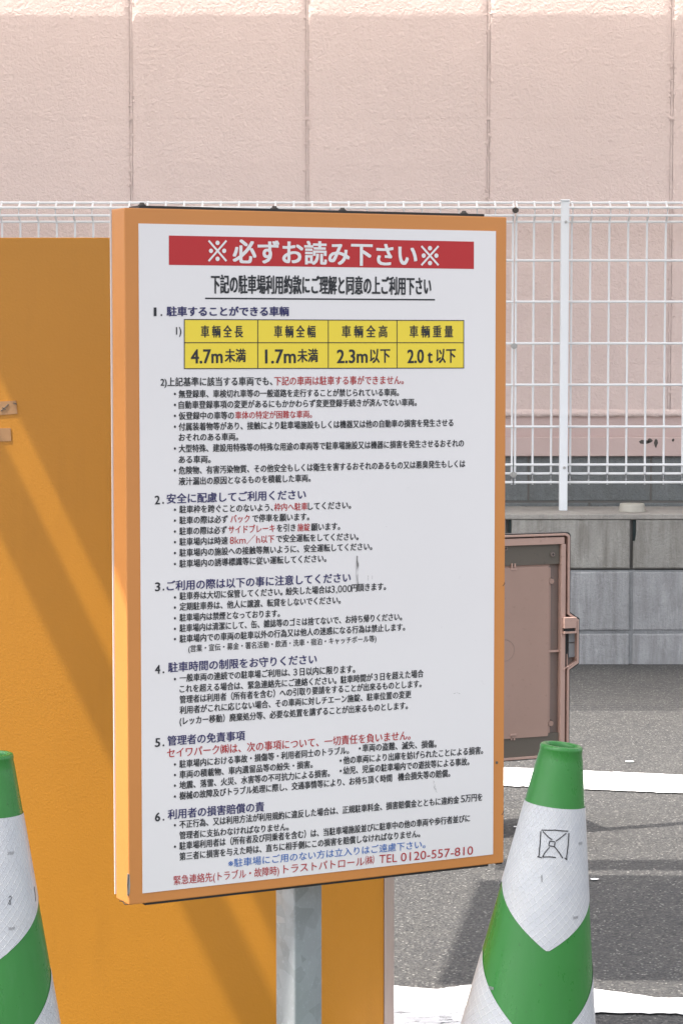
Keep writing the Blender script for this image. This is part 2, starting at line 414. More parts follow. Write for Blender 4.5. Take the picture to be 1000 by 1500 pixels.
# ------------------------------------------------------------------ retaining wall of concrete blocks
RY = 9.2
rw = thing('retaining_wall', 'low grey concrete block retaining wall stained with dark streaks under the fence', 'wall', (0, RY, 0))
zr = lambda py: at_y(500, py, RY).z
ztop = zr(753); zA, zB = zr(835), zr(926)
MB().box(-7, 7, 0.028, WY-RY-0.001, 0.0, ztop-0.022).build('wall_core', M['mortar'], rw)
MB().box(-7, 7, 0.0045, 0.03, 0.001, zA-0.001).build('mortar_bed', M['joint'], rw)
MB().box(-7, 7, 0.002, WY-RY-0.003, ztop-0.021, ztop, 0.004).build('ledge', M['ledge'], rw)
bw = 183.0/F*RY
x743 = X(743, RY)
for row, (z0, z1, mk) in enumerate(((-0.06, zB, 'block'), (zB, zA, 'block'), (zA, ztop-0.022, 'block_top'))):
    for k in range(-12, 8):
        x0 = x743 + bw*k; dy = random.uniform(-0.0015, 0.0015)
        gap = 0.006
        if row == 2:
            mb = MB(); zs = zr(793)
            x1 = x0+bw-gap
            mb.prism([(x0+gap, z0+gap), (x1, z0+gap), (x1, z1-0.001), (x0+0.017, z1-0.001), (x0+0.017, zs), (x0+gap, zs)], dy, 0.0275)
            bmesh.ops.bevel(mb.bm, geom=[e for e in mb.bm.edges if abs(e.verts[0].co.y-dy) < 1e-5 and abs(e.verts[1].co.y-dy) < 1e-5], offset=0.004, segments=2, affect='EDGES')
            mb.build('concrete_block', M[mk], rw)
        else:
            MB().box(x0+gap, x0+bw-gap, dy, 0.0275, z0+gap, z1-gap, 0.006, 2).build('concrete_block', M[mk], rw)
for k in range(-12, 8):
    x0 = x743 + bw*k
    MB().box(x0+0.0062, x0+0.0168, 0.016, 0.0274, zr(793)+0.001, ztop-0.0222).build('weep_slot', M['slot'], rw)

# ------------------------------------------------------------------ white mesh fence
FY = 9.42
fe = thing('mesh_fence', 'white welded wire mesh fence with one square post above the block wall', 'fence', (0, FY, ztop))
zf = lambda py: at_y(500, py, FY).z - ztop
XF = lambda px: (px-500)/F*FY
wires = [(297, 0), (305, -0.045), (316.5, -0.045), (325, 0), (381.5, 0), (442, 0), (503, 0), (563.6, 0), (625, 0), (680.6, 0), (694, 0.018), (706.5, 0)]
xj = 751.5
def fence_panel(xa, xb, xs):
    for py, off in wires:
        z = zf(py)
        MB().tube([(XF(xa)-0.004, off, z), (XF(xb)+0.004, off, z)], 0.0048, 8).build('wire', M['fence'], fe, True)
    proto = None
    for px in xs:
        if proto is None:
            zz = [zf(294.5), zf(297), zf(305), zf(316.5), zf(325), zf(381), zf(685), zf(694), zf(703), zf(710)]
            oo = [0.008, 0.006, -0.038, -0.038, 0.006, 0.0085, 0.0085, 0.012, 0.0085, 0.0085]
            proto = MB().tube([(0, o_, z_) for z_, o_ in zip(zz, oo)], 0.0042, 8).build('wire', M['fence'], fe, True)
            q = proto
        else:
            q = proto.copy(); link(q, fe)
        q.location = (XF(px), 0, 0)
fence_panel(-330, 749, [749.5 - 26.55*k for k in range(0, 41)])
fence_panel(754.5, 1500, [754.3, 780, 807] + [835 + 27.4*k for k in range(0, 25)])
def fence_post(px):
    MB().box(XF(px)-0.0155, XF(px)+0.0155, 0.012, 0.045, 0, zf(296), 0.003).build('post', M['post'], fe)
    MB().box(XF(px)-0.018, XF(px)+0.018, 0.009, 0.048, zf(296)+0.0005, zf(293), 0.003).build('post_cap', M['post'], fe)
mb = MB(); px = 823.5
for ppx, vis in ((823.5, 1), (1545, 0), (-380, 0)):
    MB().box(XF(ppx)-0.0155, XF(ppx)+0.0155, -0.052 if vis else 0.012, -0.02 if vis else 0.045, 0, zf(296), 0.003).build('post', M['post'], fe)
    MB().box(XF(ppx)-0.018, XF(ppx)+0.018, -0.055 if vis else 0.009, -0.017 if vis else 0.048, zf(296)+0.0005, zf(293), 0.003).build('post_cap', M['post'], fe)
for py in (326, 684):
    MB().cyl((XF(px+1), -0.0525, zf(py)), (XF(px+1), -0.060, zf(py)), 0.006, 0.004, 12).build('bolt', M['zinc'], fe, True)
for py in (309, 507, 695):
    c = MB(); x, z = XF(xj), zf(py)
    yy = -0.05 if py == 309 else -0.012
    c.cyl((x, yy+0.008, z), (x, yy-0.006, z), 0.011, 0.011, 14); c.cyl((x, yy-0.006, z), (x, yy-0.013, z), 0.006, 0.005, 6)
    c.box(x-0.012, x+0.012, yy, yy+0.006, z-0.005, z+0.006)
    c.build('joint_clamp', M['bolt'] if py == 309 else M['zinc'], fe, True)

# plastic cap lying on the ledge
cp = at_y(925, 744, RY+0.13); cp.z = ztop
pc = thing('plastic_cap', 'small round off-white plastic cap lying on the block wall ledge', 'plastic cap', cp)
prof = [(0.0, 0.031), (0.044, 0.031), (0.0465, 0.0295), (0.0475, 0.024), (0.0505, 0.003), (0.0515, 0.0), (0.0, 0.0)]
def lathe(prof, n=48, cx=0, cy=0):
    vs, fs = [], []
    for r, z in prof:
        for k in range(n):
            a = 2*math.pi*k/n; vs.append((cx+r*math.cos(a), cy+r*math.sin(a), z))
    for i in range(len(prof)-1):
        for k in range(n):
            fs.append((i*n+k, i*n+(k+1) % n, (i+1)*n+(k+1) % n, (i+1)*n+k))
    return vs, fs
v_, f_ = lathe(prof); mesh_obj('cap_shell', v_, f_, M['capwhite'], pc, True)
v_, f_ = lathe([(0.0519, 0.006), (0.053, 0.003), (0.053, 0.0005), (0.0519, 0.0)]); mesh_obj('cap_rim', v_, f_, M['capwhite'], pc, True)

# ------------------------------------------------------------------ unseen slabs added overhead, outside the picture, to cast shade into it
ka = 0.35/2.1; kx = 1/2.1
aw = thing('blocker', 'long flat awning on thin posts before the pink building, added out of view to shade its wall', 'blocker', (0, 8.2, 0))
HA = 2.74
d_edge = (HA - 2.443) * ka
yq0, yq1 = 8.62-8.2, WY-d_edge-8.2-0.012
mesh_obj('blocker_sheet', [(-5.5, yq0, HA+.015), (4.5, yq0, HA+.015), (4.5, yq1, HA+.015), (-5.5, yq1, HA+.015)], [(0, 1, 2, 3)], M['milky'], aw)
MB().box(-5.5, 4.5, WY-d_edge-8.2-0.0115, WY-d_edge-8.2, HA, HA+0.03).build('edge_trim', M['blocking'], aw)
for x in (-5.3, -2.2, 2.2, 4.3): MB().box(x-0.03, x+0.03, 0.50, 0.56, 0, HA-0.001).build('post', M['blocking'], aw)  # trim and posts belong to the added blocker
nsl = 22
for k in range(nsl):                                   # added slats before the awning to darken the asphalt, closer together towards the wall
    t_ = k/(nsl-1); y = 7.62 + 0.98*t_
    MB().box(-5.5, 4.5, y-8.2-0.010-0.010*t_, y-8.2+0.010+0.010*t_, HA+0.002, HA+0.020, 0.001).build('shade_slat', M['blocking'], aw)
for x in (-5.45, -3, 3, 4.45): MB().box(x-0.02, x+0.02, 7.6-8.2, 0.42, HA-0.03, HA+0.0015).build('shade_beam', M['blocking'], aw)
ca = thing('occluder', 'flat slatted canopy over the sign and cones, added out of view to cast their shade', 'occluder', (-0.8, 2.6, 0))
HC = 2.4
def cpan(x0, x1, y0, y1, nm='occluder_panel'):
    MB().box(x0+0.8, x1+0.8, y0-2.6, y1-2.6, HC, HC+0.02, 0.003).build(nm, M['blocking'], ca)
cpan(-1.95, 0.0, 2.55, 2.995)
cpan(-1.02, 0.0, 2.997, 3.20)
YC = 4.2 - (HC-1.415)*ka + 0.0
cpan(-1.168, 0.0, 3.202, YC)
cpan(-1.30, -1.222, 3.202, YC, 'occluder_slat')
for x, y in ((-1.9, 2.6), (-1.9, 2.95), (-1.5, 2.6)): MB().box(x+0.8-0.025, x+0.8+0.025, y-2.6-0.025, y-2.6+0.025, 0, HC-0.001).build('post', M['blocking'], ca)  # posts added under the unseen slabs
# a second strip of roof further right: added unseen to shade behind the cone
cb = thing('occluder', 'narrow overhead board roof beyond the cones, added out of view to shade the asphalt', 'occluder', (0, 5, 0))
def P(x, y): return (x - HC*kx, y - HC*ka - 5)
def slab(pts, nm):
    mb = MB(); a = [mb.bm.verts.new((x, y, HC)) for x, y in pts]; b = [mb.bm.verts.new((x, y, HC+(0.003 if nm == 'occluder_panel' else 0.02))) for x, y in pts]
    n = len(pts); mb.bm.faces.new(a); mb.bm.faces.new(list(reversed(b)))
    for k in range(n): mb.bm.faces.new((a[k], a[(k+1) % n], b[(k+1) % n], b[k]))
    return mb.build(nm, M['milky'] if nm == 'occluder_panel' else M['blocking'], cb)
def G2(px, py):
    q = ground(px, py); return P(q.x, q.y)
slab([G2(868, 1436), G2(1500, 1444), G2(1500, 1282), G2(775, 1282)], 'occluder_panel')
slab([G2(640, 1442), G2(690, 1442), G2(735, 1290), G2(700, 1290)], 'occluder_slat')
slab([G2(725, 1275), G2(1500, 1275), G2(1500, 1260), G2(725, 1260)], 'occluder_slat')
slab([G2(1330, 1700), G2(1360, 1700), G2(1360, 1250), G2(1330, 1250)], 'occluder_slat')

# ------------------------------------------------------------------ orange board
BY = 4.2
bz = at_y(0, 348, BY).z
bx1 = (563-500)/F*BY*1.0; bx2 = (578-500)/F*BY
ob = thing('orange_board', 'large plain orange board with textured face standing behind the parking notice', 'board', (-0.6, BY, 0))
MB().box(-1.7, bx1+0.6, 0.0, 0.03, 0.02, bz, 0.0012).build('board_face', M['board'], ob)
MB().box(bx1+0.6+0.0005, bx2+0.6, -0.004, 0.034, 0.02, bz+0.002, 0.0015).build('edge_trim', M['trim'], ob)
MB().box(-1.7, bx1+0.6, 0.001, 0.031, 0.0, 0.0195).build('foot_rail', M['trim'], ob)
for (pts) in ([(-40, 590), (24, 587), (26, 606), (-40, 611)], [(-40, 628), (16, 627), (17, 646), (-40, 648)]):
    q = [at_y(px, py, BY) for px, py in pts]
    mb = MB(); mb.prism([(p.x+0.6, p.z) for p in q], -0.0012, -0.0002); mb.build('tape_piece', M['tape'], ob)
mb = MB()
for a, b in (((2, 602), (8, 597)), ((8, 597), (13, 592)), ((4, 597), (9, 600)), ((20, 590), (25, 592))):
    p, q = at_y(*a, BY), at_y(*b, BY); mb.tube([(p.x+0.6, -0.0016, p.z), (q.x+0.6, -0.0016, q.z)], 0.0009, 5)
mb.build('tape_crease', M['plate'], ob)

# ------------------------------------------------------------------ cabinet with its door swung open
CYY = 6.0
cang = R(22)
hx = (700-500)/F*CYY
cpl = Plane(hx, CYY, cang)
cab = thing('equipment_cabinet', 'pink beige plastic equipment cabinet with its grimy door swung open beside the sign', 'cabinet', (hx, CYY, 0), cang)
cu = lambda px, py: cpl.uv(px, py)
zt_, zb_ = cu(800, 781)[1], cu(800, 1110)[1]
body = MB(); body.box(-0.34, -0.012, 0.0, 0.20, 0.06, zt_, 0.012, 3); body.build('body', M['pink'], cab, True)
for x in (-0.30, -0.06):
    MB().box(x-0.02, x+0.02, 0.03, 0.17, 0, 0.0595).build('foot', M['plate'], cab)
for z in (zb_+0.08, zt_-0.08): MB().cyl((-0.004, -0.006, z-0.03), (-0.004, -0.006, z+0.03), 0.0055, None, 12).build('hinge', M['plate'], cab)
door = None
def rounded(x0, x1, z0, z1, r, bulge=None, n=5):
    """outline, clockwise from lower left; bulge = list of points on the right side going up"""
    P_ = [(x0, z0)]
    for k in range(n+1):
        a = -math.pi/2 + math.pi/2*k/n; P_.append((x1-r+r*math.cos(a), z0+r+r*math.sin(a)))
    if bulge: P_ += bulge
    for k in range(n+1):
        a = math.pi/2*k/n; P_.append((x1-r+r*math.cos(a), z1-r+r*math.sin(a)))
    P_.append((x0, z1)); return P_
def outl(inset_px):
    i = inset_px
    xr = cu(830-i, 900)[0]; xb = cu(843.5-i, 940)[0]
    zt2 = cu(790, 780+i)[1]; zb2 = cu(790, 1110-i)[1]
    bl = [(xr, cu(830, 980.5-i*0.6)[1]), (xb, cu(843, 971-i*0.8)[1]), (xb, cu(843, 905+i*0.8)[1]), (xr, cu(830, 895.5+i*0.6)[1])]
    return rounded(0.004+i/600, xr, zb2, zt2, 0.010, bl)
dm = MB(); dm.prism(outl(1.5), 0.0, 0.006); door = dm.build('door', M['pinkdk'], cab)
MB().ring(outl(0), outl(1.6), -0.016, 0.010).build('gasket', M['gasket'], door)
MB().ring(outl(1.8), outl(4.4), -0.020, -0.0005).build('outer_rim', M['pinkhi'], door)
def rc(px0, py0, px1, py1):
    a, b = cu(px0, py0), cu(px1, py1); return a[0], b[0], b[1], a[1]      # x0,x1,z0,z1
def pbox(name, px0, py0, px1, py1, y0, y1, mat, bev=0.0006, par=None):
    x0, x1, z0, z1 = rc(px0, py0, px1, py1)
    return MB().box(max(x0, 0.006) if px0 < 705 else x0, x1, y0, y1, z0, z1, bev).build(name, M[mat], par or door)
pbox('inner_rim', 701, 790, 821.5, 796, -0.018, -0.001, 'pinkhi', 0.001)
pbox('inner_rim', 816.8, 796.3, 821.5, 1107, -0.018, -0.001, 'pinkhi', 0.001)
for px in (779, 789, 797): pbox('rib', px-0.8 if px != 789 else px-0.3, 785, px+0.8 if px != 789 else px+0.3, 789.7, -0.012, -0.001, 'pink', 0)
pbox('top_plate', 701, 797, 816.4, 825.5, -0.010, -0.001, 'plate')
pbox('bottom_plate', 701, 1080, 816.4, 1108, -0.010, -0.001, 'plate')
pbox('plate_rib', 701, 828.3, 802.5, 829.6, -0.006, -0.001, 'pink', 0)
x0, x1, z0, z1 = rc(701, 833, 798.7, 1077)
MB().prism(rounded(0.012, x1, z0, z1, 0.004), -0.013, -0.001).build('inner_panel', M['pink'], door)
pbox('groove', 799, 831, 800.6, 1079, -0.0016, -0.0008, 'gasket', 0)
pbox('groove', 701, 1077.2, 800.6, 1079.4, -0.0016, -0.0008, 'gasket', 0)
pbox('groove', 701, 830.2, 798.8, 832.6, -0.0016, -0.0008, 'gasket', 0)
pbox('rib', 802, 831, 803, 1079, -0.006, -0.001, 'pink', 0)
pbox('rib', 799.2, 952.3, 816.5, 954.2, -0.010, -0.001, 'pinkhi', 0)
for (px, py, r, m_) in ((805, 851, 4.1, 'pink'), (804, 1059, 4.1, 'pink'), (807, 1077, 3, 'pinkdk')):
    x, z = cu(px, py); MB().cyl((x, -0.001, z), (x, -0.009, z), r/600, None, 20).build('boss', M[m_], door, True)
    MB().cyl((x, -0.0005, z), (x, -0.0035, z), (r+1)/600, None, 20).build('boss_shadow_ring', M['gasket'], door)  # black disc painted in as shade round the boss
for (px, py) in ((806, 811.5), (737, 803)):
    x, z = cu(px, py); sc = MB().cyl((x, -0.010, z), (x, -0.0118, z), 4.6/600, None, 20).build('screw', M['plate'], door, True)
    MB().cyl((x, -0.0119, z), (x, -0.0128, z), 3.4/600, 2.8/600, 20).build('screw', M['pinkdk'], door, True)
    c = MB(); c.box(x-0.0032, x+0.0032, -0.0133, -0.0129, z-0.0007, z+0.0007); c.box(x-0.0007, x+0.0007, -0.01335, -0.01291, z-0.0032, z+0.0032); c.build('screw_cross', M['gasket'], door)
for (cx, cy, dz) in ((748.5, 829, 1), (747.5, 1079, -1)):
    c = MB()
    for dx in (-2.2, 2.2):
        a = cu(cx+dx-0.9, cy-4); b = cu(cx+dx+0.9, cy+4); c.box(a[0], b[0], -0.013, -0.0105, b[1], a[1])
    a = cu(cx-4.5, cy+3 if dz > 0 else cy-5); b = cu(cx+4.5, cy+5 if dz > 0 else cy-3); c.box(a[0], b[0], -0.0146, -0.0131, b[1], a[1])
    c.build('clip', M['pinkhi'], door)
c = MB(); x, z = cu(735, 952)
c.tube([(x+16/600*math.cos(a), -0.0132, z+16/600*math.sin(a)) for a in [2*math.pi*k/32 for k in range(33)]], 0.0004, 4); c.build('moulded_circle', M['pinkdk'], door)
# latch in the bulge
pbox('latch_box', 818, 903, 836, 918, -0.030, -0.008, 'pinkhi', 0.001)
pbox('latch_slot', 819.5, 918.5, 834, 923, -0.026, -0.012, 'gasket', 0)
pbox('latch_sill', 818, 923.5, 836, 925.5, -0.030, -0.010, 'pinkhi', 0)
pbox('latch_side', 834.5, 918.4, 836, 923.3, -0.030, -0.012, 'pinkhi', 0)
pbox('latch_recess', 822.5, 927, 828.8, 975, -0.0045, -0.001, 'gasket', 0)
pbox('latch_plate', 830.2, 926.5, 840.8, 940, -0.008, -0.001, 'greyplate')
pbox('latch_plate', 830.2, 941.8, 840.8, 962, -0.008, -0.001, 'greyplate')
c = MB()
def pt(px, py, y): a = cu(px, py); return (a[0], y, a[1])
c.tube([pt(818.5, 980, -0.018), pt(838, 968, -0.018), pt(838, 961, -0.018)], 0.0014, 6); c.build('latch_rail', M['pinkhi'], door)
MB().tube([pt(826, 957, -0.014), pt(826, 975, -0.014)], 0.0016, 6).build('latch_pin', M['pinkhi'], door)

# ------------------------------------------------------------------ the notice board
TH = R(27.0)
LX, LY = -0.2937, 3.346
W_, T_ = 0.600, 0.047
sp = Plane(LX, LY, TH)
sg = thing('parking_notice', 'orange framed white notice full of Japanese parking rules on a galvanised post', 'notice board', (LX, LY, 0), TH)
U = lambda px, py: sp.uv(px, py)
z1 = (U(184, 304)[1] + U(741, 318)[1]) / 2; z0 = (U(187, 1327)[1] + U(738, 1263)[1]) / 2
W_ = (U(741, 318)[0] + U(738, 1263)[0]) / 2; u0 = (U(184, 304)[0] + U(187, 1327)[0]) / 2
box = MB().box(u0, W_, 0.0, T_, z0, z1, 0.0016, 2).build('frame_box', M['orange'], sg)
# bare metal seam at the rear left, dark flanges above and below
MB().box(u0-0.0015, u0+0.002, T_+0.0003, T_+0.002, z0+0.006, z1-0.004).build('rear_seam', M['whiteink'], box)
xa, xb = U(206, 303)[0], U(711, 316)[0]
MB().box(xa, xb, 0.004, T_-0.006, z1+0.0003, z1+0.0036).build('top_flange', M['dark_metal'], sg)
MB().box(U(214, 1320)[0], U(716, 1268)[0], 0.003, T_-0.006, z0-0.0034, z0-0.0003).build('bottom_flange', M['dark_metal'], sg)
MB().box(U(728, 1266)[0], W_-0.001, 0.003, 0.02, z0-0.0024, z0-0.0003).build('bottom_flange', M['dark_metal'], sg)
for px in (214, 408, 508, 686):
    x = U(px, 304)[0]
    c = MB(); c.cyl((x, 0.014, z1+0.0036), (x, 0.014, z1+0.0052), 0.0056, None, 14); c.cyl((x, 0.014, z1+0.0052), (x, 0.014, z1+0.0082), 0.0043, 0.0028, 14)
    c.build('bolt', M['bolt'], sg, True)
# chipped corner at lower left
c = MB(); x, za, zb = u0, U(186, 1281)[1], U(186, 1313)[1]
pts = [(x-0.0008, zb), (x+0.0012, zb+0.004), (x+0.0022, (za+zb)/2), (x+0.0012, za), (x-0.0006, za+0.001), (x-0.0012, (za+zb)/2)]
c.prism(pts, -0.0006, 0.003); c.build('bare_chip', M['chip'], box)
c = MB()
c.tube([(x-0.0006, 0.0, zb+0.001), (x-0.001, -0.0005, (za+zb)/2), (x-0.0002, 0.0, za)], 0.0009, 5)
c.tube([(x-0.0012, 0.030, z0-0.0002), (x-0.0008, 0.020, z0+0.0016), (x-0.001, 0.012, z0-0.001), (x-0.0006, 0.001, z0+0.001)], 0.0007, 5)
c.build('torn_edge', M['dark_metal'], box)
# tape bits / cracks on right edge
for py in (855, 1190):
    p = U(738, py); MB().tube([(W_-0.004, -0.0004, p[1]-0.003), (W_-0.001, -0.0006, p[1]), (W_-0.0002, 0.002, p[1]+0.004)], 0.0005, 4).build('scratch', M['dark_metal'], box)
c = MB(); p = U(727, 1117); c.cyl((p[0], -0.0006, p[1]), (p[0], 0.0, p[1]), 0.0022, None, 9); c.build('rust_spot', M['plate'], box)
# sheet
q = [U(204.5, 327), U(726, 339), U(720.5, 1252), U(207, 1308)]
s0, s1 = (q[0][0]+q[3][0])/2, (q[1][0]+q[2][0])/2; sz1, sz0 = (q[0][1]+q[1][1])/2, (q[2][1]+q[3][1])/2
sht = MB().box(s0, s1, -0.0010, -0.0001, sz0, sz1).build('printed_sheet', M['sheet'], sg)
def quad(name, pts, y, mat):
    vs = [(U(*p)[0], y, U(*p)[1]) for p in pts]
    return mesh_obj(name, vs, [(3, 2, 1, 0)] if len(pts) == 4 else [tuple(range(len(pts)))], M[mat], sht)
quad('banner', [(247, 345), (693, 354), (693, 394), (247, 388)], -0.0013, 'banner')
quad('underline', [(300, 436), (636, 438), (636, 440.2), (300, 438.2)], -0.0013, 'ink')
quad('table_fill', [(269.5, 468), (678, 469.5), (678, 539), (269.5, 540)], -0.0013, 'yellow')
def rule(a, b, wd=1.3):
    (x0, y0), (x1, y1) = U(*a), U(*b); v = Vector((x1-x0, y1-y0)); nrm = Vector((-v.y, v.x)).normalized()*(wd/1070/2)
    return mesh_obj('table_rule', [(x0+nrm.x, -0.0016, y0+nrm.y), (x1+nrm.x, -0.0016, y1+nrm.y), (x1-nrm.x, -0.0016, y1-nrm.y), (x0-nrm.x, -0.0016, y0-nrm.y)], [(0, 3, 2, 1)], M['ink'], sht)
for a, b in (((269, 468), (678.7, 469.5)), ((269, 502), (678.7, 502)), ((269, 540), (678.7, 539)), ((269.6, 468), (269.6, 540)), ((377, 468), (377, 540)),
             ((480, 469), (480, 539.5)), ((580.5, 469), (580.5, 539.3)), ((678, 469.5), (678, 539))): rule(a, b)
DG = None
def txt(s, x0, y0, x1, y1, em, ink='ink', bold=0.012, y=-0.0017, name='text_line'):
    """print s on the sheet from photo pixel (x0,y0) to (x1,y1) (centre line), em = character height in photo pixels"""
    cu_ = bpy.data.curves.new('t', 'FONT'); cu_.body = s; cu_.size = 1.0; cu_.resolution_u = 3
    o = bpy.data.objects.new('t', cu_); COL.objects.link(o)
    me = bpy.data.meshes.new_from_object(o.evaluated_get(bpy.context.evaluated_depsgraph_get()))
    bpy.data.objects.remove(o); bpy.data.curves.remove(cu_)
    a, b = Vector(U(x0, y0)), Vector(U(x1, y1)); d = (b-a); L = d.length; d.normalize(); nn = Vector((-d.y, d.x))
    xm = (x0+x1)/2; ym = (y0+y1)/2
    h = (Vector(U(xm, ym-em/2)) - Vector(U(xm, ym+em/2))).length
    xs = [v.co.x for v in me.vertices]; lo, hi = min(xs), max(xs)
    base = []
    for v in me.vertices:
        p = a + d*((v.co.x-lo)/(hi-lo)*L) + nn*((v.co.y-0.38)*h); base.append(p)
    fcs = [tuple(p.vertices) for p in me.polygons]; bpy.data.meshes.remove(me)
    w = bold*h                                # heavier strokes: the print is struck several times, slightly apart
    offs = [(0, 0)] if bold <= 0 else ([(-w, -w*0.5), (w, w*0.5)] if bold < 0.015 else [(-w, -w*0.6), (w, -w*0.6), (-w, w*0.6), (w, w*0.6)])
    vs, fs = [], []
    for q_, (ox, oz) in enumerate(offs):
        k = len(vs); vs += [(p.x+ox, y-0.00004*q_, p.y+oz) for p in base]; fs += [tuple(i+k for i in f) for f in fcs]
    return mesh_obj(name, vs, fs, M[ink], sht)
def dot(px, py, r=1.9):
    x, z = U(px, py); n = 10; rr = r/1070
    mesh_obj('bullet_dot', [(x+rr*0.9*math.cos(-2*math.pi*k/n), -0.0017, z+rr*math.sin(-2*math.pi*k/n)) for k in range(n)], [tuple(range(n))[::-1]], M['ink'], sht)
B1, B2, B3 = 0.014, 0.019, 0.033
def star(cx, cy, w_, h_):
    vs, fs = [], []
    def add(pts):
        k = len(vs); vs.extend((U(*p)[0], -0.0017-0.00004*len(fs), U(*p)[1]) for p in pts); fs.append(tuple(range(k, k+len(pts)))[::-1])
    a, b, t_ = w_/2, h_/2, 1.0
    add([(cx-a-t_, cy-b+t_), (cx-a+t_, cy-b-t_), (cx+a+t_, cy+b-t_), (cx+a-t_, cy+b+t_)])
    add([(cx+a-t_, cy-b-t_), (cx+a+t_, cy-b+t_), (cx-a+t_, cy+b+t_), (cx-a-t_, cy+b-t_)])
    for dx, dy in ((0, -b*0.78), (0, b*0.78), (-a*0.74, 0), (a*0.74, 0)):
        add([(cx+dx+3.1*math.cos(2*math.pi*k/14), cy+dy+3.3*math.sin(2*math.pi*k/14)) for k in range(14)])
    mesh_obj('star_mark', vs, fs, M['whiteink'], sht)
star(318, 367.5, 26, 30); star(628.5, 374.5, 25, 28)
txt('必ずお読み下さい', 341, 368, 609, 374, 36.5, 'whiteink', 0.028)
txt('下記の駐車場利用約款にご理解と同意の上ご利用下さい', 309, 416, 630, 419, 29, 'ink', 0.02)
txt('1', 225, 456, 228.5, 456, 18, 'ink', 0.016); dot(236, 461.5, 1.5); txt('駐車することができる車輌', 244, 456, 422, 456, 15, 'navy', B3)
txt('1)', 257.5, 484, 265, 484, 16)
for s, a, b in (('車 輌 全 長', 294, 355), ('車 輌 全 幅', 401, 461), ('車 輌 全 高', 500, 566), ('車 輌 重 量', 599, 662)):
    txt(s, a, 485.5, b, 485.5, 19, 'ink', B2)
for s, a, b, e in (('4.7m', 279.5, 325, 29), ('未満', 329, 359, 21), ('1.7m', 388, 432, 29), ('未満', 435, 464.5, 21), ('2.3m', 493, 537, 28), ('以下', 541, 570, 23), ('2.0 t', 596, 632, 28), ('以下', 638, 666, 23)):
    txt(s, a, 521, b, 520.5, e, 'ink', B2)
txt('2)上記基準に該当する車両でも、', 235, 559.5, 398, 558, 14, 'ink', B2)
txt('下記の車両は駐車する事ができません。', 401, 558, 590, 556.5, 14, 'redink', B1)
E = 12.3
D = lambda y: dot(255.8, y)
for s, y0, x1, y1, bl in (
    ('無登録車、車検切れ車等の一般道路を走行することが禁じられている車両。', 577, 583, 574.5, 1),
    ('自動車登録事項の変更があるにもかかわらず変更登録手続きが済んでない車両。', 593, 609, 589, 1),
    ('付属装着物等があり、接触により駐車場施設もしくは機器又は他の自動車の損害を発生させる', 625, 662.5, 619, 1),
    ('おそれのある車両。', 640.5, 348, 639.5, 0),
    ('大型特殊、建設用特殊等の特殊な用途の車両等で駐車場施設又は機器に損害を発生させるおそれの', 657, 678, 649, 1),
    ('ある車両。', 673, 308, 672.5, 0),
    ('危険物、有害汚染物質、その他安全もしくは衛生を害するおそれのあるもの又は悪臭発生もしくは', 689, 680, 679, 1),
    ('液汁漏出の原因となるものを積載した車両。', 705, 454, 700, 0)):
    txt(s, 261.5, y0, x1, y1, E, 'ink', B2)
    if bl: D(y0)
txt('仮登録中の車等の', 261.5, 609, 342, 608.3, E, 'ink', B2); txt('車体の特定が困難な車両。', 344, 608.2, 456, 606.5, E, 'redink', B1); D(609)
H = 15.5
txt('2', 226.5, 731.8, 233.5, 731.5, 18, 'ink', B2); dot(238.5, 736.5, 1.5); txt('安全に配慮してご利用ください', 244, 730.5, 447, 724, H, 'navy', B2)
txt('駐車枠を跨ぐことのないよう、', 262.5, 746, 399, 743, E, 'ink', B2); txt('枠内へ駐車', 401, 742.8, 449.5, 741.5, E, 'redink', B1); txt('してください。', 450.5, 741.3, 513, 739.5, E, 'ink', B2)
txt('駐車の際は必ず', 262.5, 762, 333, 760.2, E, 'ink', B2); txt('バック', 337, 760, 365, 759.3, 13, 'redink', B1); txt('で停車を願います。', 369, 759.2, 452, 756.5, E, 'ink', B2)
txt('駐車の際は必ず', 262.5, 778, 331.5, 776, E, 'ink', B2); txt('サイドブレーキ', 334, 775.8, 402, 773.5, 13, 'redink', B1); txt('を引き', 405, 773.3, 432, 772.5, E, 'ink', B2)
txt('施錠', 435, 772.5, 453, 772, E, 'redink', B1); txt('願います。', 455, 772, 497, 770.5, E, 'ink', B2)
txt('駐車場内は時速', 262.5, 793.5, 333, 791.5, E, 'ink', B2); txt('8km／h', 336, 791, 380, 789.5, 15, 'redink', 0.0); txt('以下', 382, 789.6, 401, 789, E, 'redink', B1); txt('で安全運転をしてください。', 404, 789, 524, 785.5, E, 'ink', B2)
txt('駐車場内の施設への接触等無いように、安全運転してください。', 262.5, 809.5, 544, 800, E, 'ink', B2)
txt('駐車場内の誘導標識等に従い運転してください。', 262.5, 825.5, 477, 817.5, E, 'ink', B2)
for y in (746.5, 762.5, 778.5, 794, 810, 826): D(y)
txt('3', 227, 858.8, 234, 858.5, 18, 'ink', B2); dot(239, 863.5, 1.5); txt('ご利用の際は以下の事に注意してください', 244, 858, 512.5, 845.5, H, 'navy', B2)
txt('駐車券は大切に保管してください。', 262.8, 873, 413, 866.5, E, 'ink', B2); txt('紛失した場合は', 418, 866, 484, 863, E, 'ink', B2); txt('3,000', 484.5, 862.5, 514, 861.2, 15, 'ink', 0.0); txt('円頂きます。', 514, 861, 564, 858.5, E, 'ink', B2)
txt('定期駐車券は、他人に譲渡、転貸をしないでください。', 262.8, 888.5, 498, 878.5, E, 'ink', B2)
txt('駐車場内は禁煙となっております。', 262.8, 904.5, 409, 898, E, 'ink', B2)
txt('駐車場内は清潔にして、缶、雑誌等のゴミは捨てないで、お持ち帰りください。', 262.8, 920, 587.5, 903, E, 'ink', B2)
